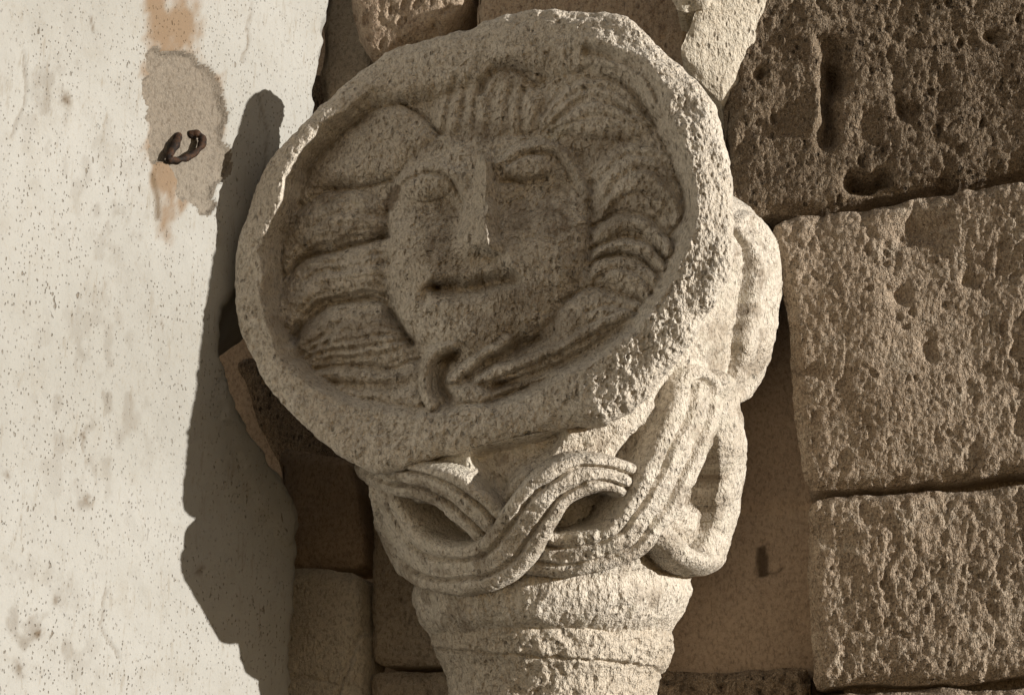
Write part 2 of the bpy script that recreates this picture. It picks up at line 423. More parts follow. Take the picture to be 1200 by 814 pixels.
def pits(X, Y, sc_, thr, dep, seed, dens=0.):
    d, r = cell(X/sc_+.25*fbm(X/sc_, Y/sc_, oct=2, seed=seed+3), Y/(sc_*1.25), seed)
    return -dep*sstep(thr*(1+.5*r)-d, 0, thr*.7)*(r > dens)

wall = empty('stone_wall', on_plane(1100, 960, PW, NW), 'rough wall of brown limestone blocks on the far side of the carved capital', 'wall')
def ex_por(X, Y):
    h = pits(X, Y, 7, .2, 2.6, 3, .5)+pits(X, Y, 26, .15, 7, 5, .7)
    h += -24*line(X, Y, [(972, 62), (974, 90)], 15)-30*line(X, Y, [(972, 80), (971, 130), (970, 166)], 9)+7*line(X, Y, [(955, 60), (960, 110), (952, 150)], 8)
    h += -44*(line(X, Y, [(1000, 216), (1018, 214), (1036, 209)], 8))-20*blob(X, Y, 893, 87, 7, 6)-12*blob(X, Y, 864, 92, 4, 4)
    h += -16*(blob(X, Y, 1056, 130, 7, 10)+blob(X, Y, 1110, 215, 7, 8)+blob(X, Y, 1165, 45, 9, 6))
    return h
block(wall, 'stone_block', [(868, -120), (1480, -150), (1480, 150), (838, 262)], PW, NW, M_POR, 31, out=4, rough=1.0, extra=ex_por, edge=14, label='large dark porous brown block with a vertical gouge and pits')
def ex_mid(X, Y):
    h = -13*blob(X, Y, 1076, 272, 24, 20)-10*blob(X, Y, 1052, 348, 14, 12)-10*blob(X, Y, 1135, 330, 10, 7)-9*blob(X, Y, 945, 438, 22, 8)-8*blob(X, Y, 1085, 410, 9, 12)
    return h+pits(X, Y, 19, .16, 3, 8, .7)
block(wall, 'stone_block', [(908, 262), (1480, 168), (1480, 532), (944, 577)], PW, NW, M_BLK, 41, out=10, extra=ex_mid, edge=12, label='large squarish pale brown block with pecked tooling')
block(wall, 'stone_block', [(945, 586), (1480, 548), (1480, 780), (952, 806)], PW, NW, M_BLK, 57, out=8, rough=1.2, extra=lambda X, Y: pits(X, Y, 17, .18, 3, 9, .7), edge=12, label='rough pale brown block with crumbly lumps')
block(wall, 'stone_block', [(952, 815), (1480, 792), (1480, 1010), (950, 1010)], PW, NW, M_BLK, 63, out=2, edge=12, step=4)
# backing behind joints
def slab(root, name, px4, p0, n, off, thick, mat):
    f = [on_plane(np.array(float(x)), np.array(float(y)), p0, n)+n*off*PX for x, y in px4]
    b = [p-n*thick for p in f]
    mesh(name, np.array(f+b), np.array([(0, 3, 2, 1), (4, 5, 6, 7), (0, 1, 5, 4), (1, 2, 6, 5), (2, 3, 7, 6), (3, 0, 4, 7)]), mat, root)
def big_slab(root, name, px, p0, n, off, run, z0, z1, thick, mat):
    e = np.array([-n[1], n[0], 0]); o = on_plane(np.array(float(px)), np.array(407.), p0, n)+n*off*PX
    f = [o+np.array([0, 0, z1]), o+e*run+np.array([0, 0, z1]), o+e*run+np.array([0, 0, z0]), o+np.array([0, 0, z0])]; b = [p-n*thick for p in f]
    mesh(name, np.array(f+b), np.array([(0, 3, 2, 1), (4, 5, 6, 7), (0, 1, 5, 4), (1, 2, 6, 5), (2, 3, 7, 6), (3, 0, 4, 7)]), mat, root)
big_slab(wall, 'wall_core', 965, PW, NW, -55, 2.2, -1.5, 1.3, .22, M_BLK)
# stones over the hollow
block(wall, 'stone_block', [(392, -130), (542, -130), (547, 18), (418, 74)], PW, NW, M_RED, 71, out=0, rough=.9, edge=22, corner_r=34, extra=lambda X, Y: pits(X, Y, 13, .3, 5, 4, .1), label='rounded brown stone above the left rim of the medallion')
block(wall, 'stone_block', [(556, -130), (806, -130), (816, 106), (552, 96)], PW, NW, M_RED, 77, out=-6, rough=.8, edge=14, corner_r=16, label='dark reddish brown stone above the medallion')
block(wall, 'mortar_patch', [(866, -80), (946, -80), (850, 128), (796, 84)], PW, NW, M_MORT, 83, out=4, rough=.35, edge=6, step=1.6, tilt=lambda u, v: 64*(1-u)*(1-.4*v), label='bright wedge of pale lime mortar catching the sun')
def ex_shell(X, Y):
    return -22*sstep(np.cos(np.hypot(X-812, (Y-2)*1.1)/5.5), -.3, .9)*blob(X, Y, 812, 2, 30, 22)
block(wall, 'stone_block', [(784, -60), (852, -60), (842, 32), (794, 36)], PW, NW, M_MORT, 85, out=62, rough=.5, edge=10, step=1.4, extra=ex_shell, corner_r=16, label='small knobbly stone with a broken hollow')
# smooth rendered back of the hollow and the ledge under it
def st_rec(X, Y):
    return np.clip(.85*sstep(sdf(X, Y, [(883, 628), (893, 626), (897, 640), (896, 664), (884, 666), (882, 645)], smooth=False), -2, 2)+.6*line(X, Y, [(896, 660), (906, 660), (914, 654)], 2), 0, .9)
block(wall, 'render_panel', [(700, 150), (990, 150), (990, 790), (700, 790)], PW, NW, M_REC, 91, out=-78, rough=.35, edge=4, step=3, stretch=1.2, attrs={'stain_and_dark': st_rec}, back=40, label='smooth brown render at the back of the hollow')
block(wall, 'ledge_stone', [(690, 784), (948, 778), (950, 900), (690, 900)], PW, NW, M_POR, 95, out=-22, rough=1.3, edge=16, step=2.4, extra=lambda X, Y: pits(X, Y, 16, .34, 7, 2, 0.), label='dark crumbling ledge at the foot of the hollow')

# rear masonry of the hollow on the left
NN = NW; PN = PW-NW*95*PX
niche = empty('niche_masonry', on_plane(420, 960, PN, NN), 'shaded masonry in the narrow hollow between the white wall and the column', 'masonry')
def crackN1(X, Y): return -8*line(X, Y, [(452, 700), (450, 745), (438, 790), (428, 830)], 1.8)-5*line(X, Y, [(366, 806), (400, 806), (430, 815)], 1.6)
block(niche, 'stone_block', [(358, 682), (452, 684), (448, 960), (346, 960)], PN, NN, M_PALE, 101, out=118, rough=.5, edge=12, extra=crackN1, label='pale cracked slab low in the hollow')
block(niche, 'stone_block', [(352, 545), (436, 552), (446, 677), (358, 674)], PN, NN, M_REC, 105, out=92, rough=.6, edge=9, attrs={'stain_and_dark': lambda X, Y: 0*X})
block(niche, 'stone_block', [(453, 560), (600, 560), (600, 786), (456, 786)], PN, NN, M_NICHE, 109, out=84, rough=.9, edge=10)
block(niche, 'stone_block', [(455, 792), (620, 792), (620, 960), (452, 960)], PN, NN, M_NICHE, 113, out=90, rough=.8, edge=10)
block(niche, 'stone_block', [(384, -130), (440, -130), (438, 140), (372, 200)], PN, NN, M_NICHE, 117, out=5, rough=1.1, edge=14, label='shaded upright stone beside the top of the white wall')
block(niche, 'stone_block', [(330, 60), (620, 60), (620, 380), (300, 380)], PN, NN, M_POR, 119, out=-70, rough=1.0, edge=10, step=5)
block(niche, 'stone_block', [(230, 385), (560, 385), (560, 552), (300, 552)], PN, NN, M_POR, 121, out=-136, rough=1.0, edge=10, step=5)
big_slab(niche, 'wall_core', 40, PN, NN, -150, .9, -1.5, 1.3, .1, M_REC)

# ================================================================== carved capital
cap = empty('carved_capital', AXP+np.array([0, 0, -.10]), 'carved limestone capital with a round medallion of a moustached face above interlaced ribbons', 'capital')
MYAW = R(-24); MPIT = R(-6)
NM = np.array([math.sin(MYAW)*math.cos(MPIT), -math.cos(MYAW)*math.cos(MPIT), -math.sin(MPIT)])
PM = at_y(571, 280, -.165)
MC = np.array([571., 280.])
OUTL = [(440, 66), (480, 48), (540, 32), (577, 19), (630, 8), (690, 11), (737, 19), (762, 38), (790, 64), (815, 85), (836, 112), (853, 147), (862, 185), (865, 230), (865, 272),
                    (861, 310), (849, 343), (830, 376), (808, 410), (783, 443), (757, 474), (715, 498), (660, 506), (600, 518), (545, 532), (490, 546), (440, 556), (402, 536), (370, 510), (335, 474), (310, 440), (291, 402),
                    (280, 362), (279, 322), (286, 282), (298, 242), (311, 208), (328, 183), (345, 165), (372, 131), (404, 98)]
def medallion():
    outl = catmull(OUTL, 10, True)
    ang = np.arctan2(outl[:, 1]-MC[1], outl[:, 0]-MC[0]); rad = np.hypot(*(outl-MC).T)
    o = np.argsort(ang); ang, rad = ang[o], rad[o]
    NF, NR = 1150, 330
    ph = np.linspace(-math.pi, math.pi, NF, endpoint=False)
    Ro = np.interp(ph, np.r_[ang-2*math.pi, ang, ang+2*math.pi], np.r_[rad, rad, rad])
    cx, cy = np.cos(ph), np.sin(ph)
    Ro = Ro+2.6*fbm(cx*11, cy*11, oct=4, seed=4)
    rho = np.linspace(0.0, 1, NR)**.72; rho[0] = 2e-4
    X = MC[0]+rho[:, None]*Ro[None]*cx[None]; Y = MC[1]+rho[:, None]*Ro[None]*cy[None]
    X0, Y0 = X, Y
    X, Y = X0+3.2*fbm(X0/38, Y0/38, oct=3, seed=401), Y0+3.2*fbm(X0/38+5, Y0/38, oct=3, seed=402)
    inner = [(430, 113), (480, 98), (540, 84), (570, 60), (610, 55), (650, 58), (700, 58), (742, 78), (778, 122), (802, 180), (813, 240), (802, 295), (777, 345), (737, 391), (682, 431), (622, 463), (560, 479),
             (500, 488), (440, 479), (390, 464), (350, 435), (330, 406), (317, 366), (313, 320), (320, 275), (338, 238), (350, 200), (385, 148)]
    din = sdf(X, Y, inner)
    din = np.where((din <= -59) & (np.hypot(X-571, Y-280) < 170), 80, din)
    din = din+2*fbm(X/22, Y/22, oct=3, seed=14)
    G = 44*sstep(din, -2, 18+40*sstep(150-Y0, 0, 90))
    g = -G
    lab = np.zeros(X.shape, int); names = {0: 'rim'}
    lab[din > 4] = 1; names[1] = 'sunk_ground'
    top = g.copy(); nid = [2]
    def pillow(name, pts, H, wd, base=-42, pw=.5, label=None):
        nonlocal top
        d = sdf(X, Y, pts)+1.2*fbm(X/14, Y/14, oct=2, seed=nid[0]*3)
        t = np.clip(d/wd, 0, 1)
        hh = base+H*np.sqrt(np.clip(1-(1-t)**2, 0, 1))
        m = (d > 0) & (hh > top-1.5)
        top = np.where(d > 0, np.maximum(top, hh), top)
        lab[m] = nid[0]; names[nid[0]] = (name, label); nid[0] += 1
        return d
    hz = np.maximum(sdf(X, Y, [(330, 240), (400, 130), (520, 80), (640, 62), (750, 85), (806, 200), (798, 300), (760, 360), (640, 440), (500, 484), (390, 460), (335, 410), (318, 330)]), np.where(np.hypot(X-560, Y-270) < 130, 60, -60))
    top = np.maximum(top, np.where(hz > 0, -44+12*sstep(hz, 0, 22), -60))
    # --- headband leaf and hair above the forehead
    pillow('hair_lock', [(350, 240), (352, 205), (376, 172), (402, 146), (440, 123), (468, 117), (494, 131), (517, 151), (512, 172), (482, 186), (456, 206), (430, 216), (388, 222)], 27, 24, label='broad flat lock over the left temple')
    pillow('hair_fringe', [(512, 96), (560, 84), (612, 84), (644, 112), (632, 146), (590, 160), (540, 160), (505, 142)], 26, 31)
    pillow('hair_lock', [(555, 102), (562, 72), (588, 60), (614, 70), (640, 88), (622, 110), (600, 120), (572, 116)], 28, 27)
    pillow('hair_lock', [(616, 142), (625, 115), (650, 86), (682, 67), (716, 67), (746, 85), (767, 114), (764, 150), (725, 166), (690, 162), (650, 152)], 27, 34, label='large leaf-shaped lock over the right temple')
    # --- left locks
    pillow('hair_lock', [(326, 288), (338, 252), (372, 226), (416, 220), (448, 233), (454, 268), (422, 283), (382, 288), (348, 304), (328, 330)], 33, 44)
    pillow('hair_lock', [(324, 345), (346, 312), (385, 292), (454, 275), (458, 335), (432, 346), (386, 350), (352, 372), (334, 398), (322, 372)], 30, 44)
    pillow('hair_lock', [(336, 408), (352, 380), (388, 356), (428, 350), (456, 356), (476, 398), (488, 416), (440, 426), (390, 425), (356, 432)], 33, 48)
    pillow('hair_lock', [(356, 438), (400, 428), (450, 431), (490, 426), (490, 446), (430, 449), (385, 447)], 23, 21)
    pillow('hair_lock', [(372, 450), (430, 453), (488, 452), (494, 480), (445, 475), (398, 463)], 21, 21)
    # --- right locks
    pillow('hair_lock', [(692, 222), (700, 186), (730, 164), (766, 163), (794, 186), (804, 228), (799, 264), (776, 250), (735, 240), (702, 258)], 33, 48)
    pillow('hair_lock', [(694, 266), (722, 248), (760, 252), (796, 284), (786, 302), (760, 277), (726, 268), (697, 286)], 30, 21)
    pillow('hair_lock', [(694, 291), (724, 273), (758, 281), (786, 307), (780, 321), (750, 300), (722, 291), (697, 306)], 28, 19)
    pillow('hair_lock', [(688, 322), (698, 304), (725, 294), (756, 304), (780, 328), (764, 356), (732, 338), (704, 333)], 32, 34)
    pillow('hair_lock', [(660, 352), (688, 334), (732, 343), (762, 360), (736, 388), (690, 392), (646, 408)], 25, 31)
    # --- beard
    pillow('beard', [(505, 424), (600, 424), (650, 386), (700, 352), (760, 352), (735, 392), (664, 440), (582, 476), (512, 480)], 20, 15)
    # --- face
    dfa = pillow('face', [(456, 212), (449, 260), (447, 300), (453, 345), (470, 386), (492, 408), (530, 422), (575, 422), (615, 408), (645, 380), (668, 345), (686, 310), (694, 255), (690, 205), (664, 168), (620, 150), (560, 146), (500, 153), (470, 178)], 36, 62, label='weathered bearded face with closed eyes and a long straight nose')
    pillow('beard_curl', [(528, 452), (550, 443), (572, 454), (580, 470), (556, 480), (530, 474)], 32, 14)
    h = top
    # --- carved lines
    fr = np.zeros(X.shape)
    for i, x0 in enumerate((528, 545, 561, 578, 595, 612)):
        fr += line(X, Y, [(x0+4, 92), (x0-2, 118), (x0-6+i, 152)], 4.6)
    h -= 7*fr*sstep(Y, 80, 96)*sstep(158-Y, 0, 14)
    h -= 9*line(X, Y, [(566, 104), (572, 84), (590, 74), (612, 82), (628, 98)], 4.5)
    h -= 8*line(X, Y, [(634, 128), (662, 98), (700, 86), (738, 100), (762, 128)], 4.5)+6*line(X, Y, [(650, 138), (676, 118), (708, 112), (742, 128)], 4)
    h -= 14*line(X, Y, [(690, 62), (726, 66), (754, 84), (774, 116)], 6)
    h -= 9*line(X, Y, [(706, 236), (730, 206), (766, 198), (797, 232)], 5)+8*line(X, Y, [(700, 210), (732, 184), (770, 182), (800, 214)], 4)
    h -= 8*line(X, Y, [(712, 246), (738, 228), (768, 228), (792, 250)], 4)
    h -= 9*line(X, Y, [(700, 326), (726, 312), (752, 322), (768, 344)], 4)
    h -= 7*line(X, Y, [(690, 362), (720, 356), (748, 366)], 4)
    for q in (0, 1, 2): h -= 5*line(X, Y, [(344+14*q, 426-3*q), (356+13*q, 408-8*q), (372+12*q, 392-10*q)], 3)
    h -= 7*line(X, Y, [(338, 292), (366, 262), (404, 248), (448, 252)], 4.5)+5*line(X, Y, [(334, 362), (360, 330), (402, 312), (452, 306)], 5)
    h -= 12*line(X, Y, [(330, 322), (356, 300), (392, 289), (452, 274)], 5)+12*line(X, Y, [(334, 402), (352, 374), (386, 353), (432, 347), (458, 366), (480, 404)], 5.5)
    def rs_(p, n=24):
        c = catmull(p, 8); d = np.r_[0, np.cumsum(np.hypot(*np.diff(c, axis=0).T))]; t = np.linspace(0, d[-1], n); return np.stack([np.interp(t, d, c[:, 0]), np.interp(t, d, c[:, 1])], 1)
    c0, c1, c2, c3 = [rs_(p) for p in ([(340, 268), (372, 230), (416, 222), (450, 240)], [(330, 322), (356, 300), (392, 289), (452, 274)], [(334, 402), (352, 374), (386, 353), (432, 347), (458, 362)], [(356, 434), (390, 427), (440, 427), (484, 414)])]
    for A_, B_, ts in ((c0, c1, (.16, .3, .62, .74, .87)), (c1, c2, (.13, .26, .4, .62, .76, .89)), (c2, c3, (.16, .3, .44, .58, .72, .86))):
        for t_ in ts: h -= (4.6+1.8*math.sin(t_*37))*line(X, Y, A_*(1-t_)+B_*t_, 3., 1)*sstep(fbm(X/40, Y/40, oct=2, seed=int(t_*90)), -.7, .1)
    q0, q1 = rs_([(618, 138), (646, 92), (684, 70), (722, 72), (764, 112)]), rs_([(650, 152), (690, 150), (725, 152), (760, 150)])
    for t_ in (.12, .26, .4, .6, .8): h -= 5*line(X, Y, q0*(1-t_)+q1*t_, 3., 1)
    # cheek edge, deep behind the hair
    for p in ([(330, 322), (356, 300), (392, 289), (452, 274)], [(334, 402), (352, 374), (386, 353), (432, 347), (458, 366), (480, 404)], [(350, 436), (400, 427), (450, 429), (488, 422)], [(694, 262), (724, 246), (762, 250), (797, 282)],
              [(694, 290), (724, 272), (758, 280), (786, 306)], [(692, 320), (700, 302), (726, 293), (756, 303), (779, 328)], [(660, 350), (690, 333), (732, 342), (764, 358)], [(468, 117), (494, 131), (517, 151)], [(456, 206), (430, 216), (388, 222)]):
        h -= 7*line(X, Y, p, 2.4)
    h -= 10*line(X, Y, [(449, 250), (444, 300), (448, 346), (466, 392), (488, 416)], 7)
    h -= 7*line(X, Y, [(694, 210), (698, 255), (690, 312)], 6)
    # --- eyes
    h -= 26*blob(X, Y, 520, 238, 38, 28)+30*blob(X, Y, 650, 224, 40, 36)+13*blob(X, Y, 604, 236, 22, 34)+8*blob(X, Y, 528, 268, 16, 26)
    h += 13*np.sqrt(np.clip(1-((X-498)/32)**2-((Y-215)/18)**2, 0, 1))+11*np.sqrt(np.clip(1-((X-618)/30)**2-((Y-196)/18)**2, 0, 1))
    h += 8*line(X, Y, [(460, 216), (478, 200), (505, 192), (532, 204), (550, 228)], 6)-7*line(X, Y, [(470, 214), (486, 203), (506, 199), (528, 210), (543, 232)], 3)
    h += 9*line(X, Y, [(582, 192), (608, 172), (644, 168), (674, 190), (692, 226)], 6)-6*line(X, Y, [(594, 190), (614, 180), (642, 177), (666, 196), (680, 224)], 3)
    h -= 7*line(X, Y, [(586, 213), (612, 212), (640, 206)], 3.2)
    h -= 7*blob(X, Y, 462, 228, 8, 12)
    # --- nose, broken at the tip, ridge nearer its right side
    ty = np.clip((Y-186)/(292-186), 0, 1)
    xr = lerp(566, 577, ty)+2*fbm(Y/14, Y*0, oct=2, seed=44); xl = lerp(559, 529, ty); xq = lerp(574, 590, ty)
    prof = np.where(X < xr, np.clip((X-xl)/(xr-xl), 0, 1)**.95, np.clip((xq-X)/(xq-xr), 0, 1)**.85)
    h += lerp(24, 34, ty**.8)*prof*sstep(Y, 176, 192)*sstep(300-Y, 0, 16)
    h -= 5*blob(X, Y, 541, 281, 5, 5)+6*blob(X, Y, 562, 268, 5, 12)
    h += 6*line(X, Y, [(590, 282), (600, 308), (606, 318)], 7)-5*line(X, Y, [(578, 300), (586, 318)], 6)
    # --- mouth slot under the moustache
    h -= 30*line(X, Y, [(512, 338), (530, 339), (560, 335), (602, 326)], 8)+13*line(X, Y, [(510, 336), (499, 341), (496, 352)], 5.5)
    h += 5*line(X, Y, [(508, 323), (545, 321), (596, 312)], 7)+5*line(X, Y, [(512, 358), (555, 354), (600, 344)], 8)
    h += 7*blob(X, Y, 545, 388, 42, 24)+6*blob(X, Y, 488, 305, 34, 55)+5*blob(X, Y, 640, 300, 30, 50)-8*blob(X, Y, 598, 398, 26, 18)
    # --- moustache curl and beard strands
    cur = line(X, Y, [(532, 405), (512, 411), (498, 430), (496, 456), (506, 474)], 10)
    def ridge(f, H, base): return np.where(f > .05, np.maximum(h, base+H*np.sqrt(np.clip(1+np.log(np.maximum(f, 1e-6)), 0, 1))), h)
    h = ridge(cur, 40, -42)
    h -= 22*line(X, Y, [(534, 414), (519, 428), (516, 450), (526, 470)], 6.5)
    s1 = line(X, Y, [(530, 444), (558, 420), (594, 398)], 8); s2 = line(X, Y, [(560, 440), (620, 424), (680, 396), (734, 368)], 9); s3 = line(X, Y, [(590, 456), (650, 438), (706, 408), (744, 378)], 8)
    h = ridge(s1, 32, -40); h = ridge(s2, 28, -38); h = ridge(s3, 22, -38)
    h -= 13*line(X, Y, [(546, 442), (586, 418), (632, 396)], 5)+17*line(X, Y, [(578, 452), (622, 446), (690, 414), (742, 384)], 5.5)+13*line(X, Y, [(572, 470), (606, 462), (640, 450)], 6)
    for nm, mk_ in (('moustache_curl', cur), ('beard_strand', s1), ('beard_strand', s2), ('beard_strand', s3)):
        lab[mk_ > .4] = nid[0]; names[nid[0]] = (nm, None); nid[0] += 1
    nose = (prof > .06) & (Y > 186) & (Y < 297); lab[nose] = nid[0]; names[nid[0]] = ('nose', 'long straight nose with a broken tip'); nid[0] += 1
    for cx_, cy_ in ((498, 214), (618, 196)):
        lab[((X-cx_)/32)**2+((Y-cy_)/18)**2 < 1] = nid[0]; names[nid[0]] = ('eyelid', None); nid[0] += 1
    X, Y = X0, Y0
    # --- rim: rounded outer edge, broad on the right, raised on the left
    dout = (1-rho[:, None])*Ro[None]+0*X
    rr = 14+30*sstep(cx, .1, .8)*sstep(cy, -.95, -.3)+10*sstep(-cy, .5, .95)+16*sstep(cy, .5, .9)
    rr = rr[None]*(1+.25*fbm(X/60, Y/60, oct=2, seed=52)); t = np.clip(dout/rr, 0, 1)
    h -= .9*rr*(1-np.sqrt(1-(1-t)**2))
    h += 34*sstep(440-X, 0, 120)*sstep(-din, -12, 3)
    h += 12*sstep(din, -34, -4)*sstep(-din, -4, 2)*sstep(470-X, 0, 60)*sstep(330-Y, 0, 120)
    h += 9*sstep(din, -30, -2)*sstep(-din, -3, 3)*sstep(X-640, 0, 100)
    # chips and weathering
    h += (1.4*facets(X, Y, 9, 68)+.9*facets(X, Y, 4.5, 69))*(1-.65*sstep(dout, 60, 20))+3.0*fbm(X/46, Y/46, oct=3, seed=61)+1.4*fbm(X/13, Y/16, oct=3, seed=62)+.9*fbm(X/4.5, Y/6, oct=2, seed=63)
    edge = np.exp(-dout/24)*sstep(t, .0, .55)
    h += edge*(1.6*fbm(X/17, Y/17, oct=3, seed=64)+.6*fbm(X/6, Y/7, oct=2, seed=65)+.8*facets(X, Y, 11, 67))
    h -= 7*edge*sstep(fbm(X/30, Y/26, oct=3, seed=66), .3, .7)
    h += pits(X, Y, 9, .2, 1.8, 6, .35)
    lime = np.zeros(X.shape)
    for cx_, cy_, a, b in ((655, 152, 20, 11), (500, 201, 10, 6), (515, 165, 9, 10), (566, 188, 3, 7), (402, 236, 20, 7), (370, 245, 8, 8)):
        lime += 1.3*blob(X+6*fbm(X/9, Y/9, oct=3, seed=70), Y, cx_, cy_, a, b)*sstep(fbm(X/6, Y/7, oct=3, seed=71), -.5, .3)
    lime = np.clip(lime-.15, 0, .85)
    stain_and_dark = .45*sstep(fbm(X/50, Y/44, oct=6, seed=73, gain=.62), -.15, .9)*sstep(din, -20, 30)
    stain_and_dark += .75*sstep(sdf(X, Y, [(458, 214), (468, 210), (470, 226), (460, 240), (452, 250), (446, 232)])+3*fbm(X/7, Y/7, oct=2, seed=75), 0, 4)
    stain_and_dark += .55*blob(X, Y, 665, 240, 26, 55)*sstep(fbm(X/10, Y/12, oct=4, seed=76), -.4, .4)+.6*blob(X, Y, 600, 452, 34, 8)  # darker brown at the left eye corner, right eye socket and beard groove
    stain_and_dark = np.clip(stain_and_dark, 0, .8)
    P = on_plane(X, Y, PM, NM)-FWD*(h*PX)[..., None]
    # sides run back into the block
    rings = []; hl = h[-1]
    for q, sh in ((8, 1.0), (22, 1.0), (40, .99), (60, .972), (80, .95), (100, .92)):
        xs = MC[0]+10*(q/100)+Ro*sh*cx; ys = MC[1]+Ro*sh*cy
        bump = 3*fbm(cx*9, cy*9, q/14, oct=4, seed=80)
        xs = xs+bump*cx; ys = ys+bump*cy
        rings.append(on_plane(xs, ys, PM, NM)-FWD*((hl-q*(1-.6*sstep(-cy, .3, .9)))*PX)[..., None])
    V = np.concatenate([P, np.array(rings)], 0); nr = NR+len(rings)
    Q = grid_quads(nr, NF, True)
    V = V.reshape(-1, 3)
    V = np.concatenate([V, V[:NF].mean(0)[None]]); ci = len(V)-1
    j = np.arange(NF); fan = np.stack([np.full(NF, ci), (j+1) % NF, j, j], 1)
    N = normals(V, Q); 
    if (N[NF*100:NF*200] @ NM).mean() < 0: Q = Q[:, ::-1]; N = -N
    pad = np.zeros((len(rings), NF)); cat = lambda a: np.r_[np.concatenate([a, pad]).ravel(), 0]
    at = {'lime': cat(lime), 'stain_and_dark': cat(stain_and_dark)}
    L = np.concatenate([lab, pad.astype(int)]).ravel(); L = np.r_[L, lab[0, 0]]
    ql = L[Q].min(1)
    root = None; parts = {}
    order = sorted(set(ql.tolist()))
    rim = mesh('medallion_rim', V, Q[ql == 0], M_CAP, cap, at, N); rim['label'] = 'round chipped rim of the medallion'
    face = None
    for k in order:
        if k == 0: continue
        nm, lb = names[k] if isinstance(names[k], tuple) else (names[k], None)
        q = Q[ql == k]
        if len(q) < 30: continue
        ob = mesh(nm, V, q, M_CAP, cap, at, N)
        if lb: ob['label'] = lb
        if nm == 'face': face = ob
        elif nm in ('nose', 'eyelid') and face is not None: ob.parent = face
medallion()

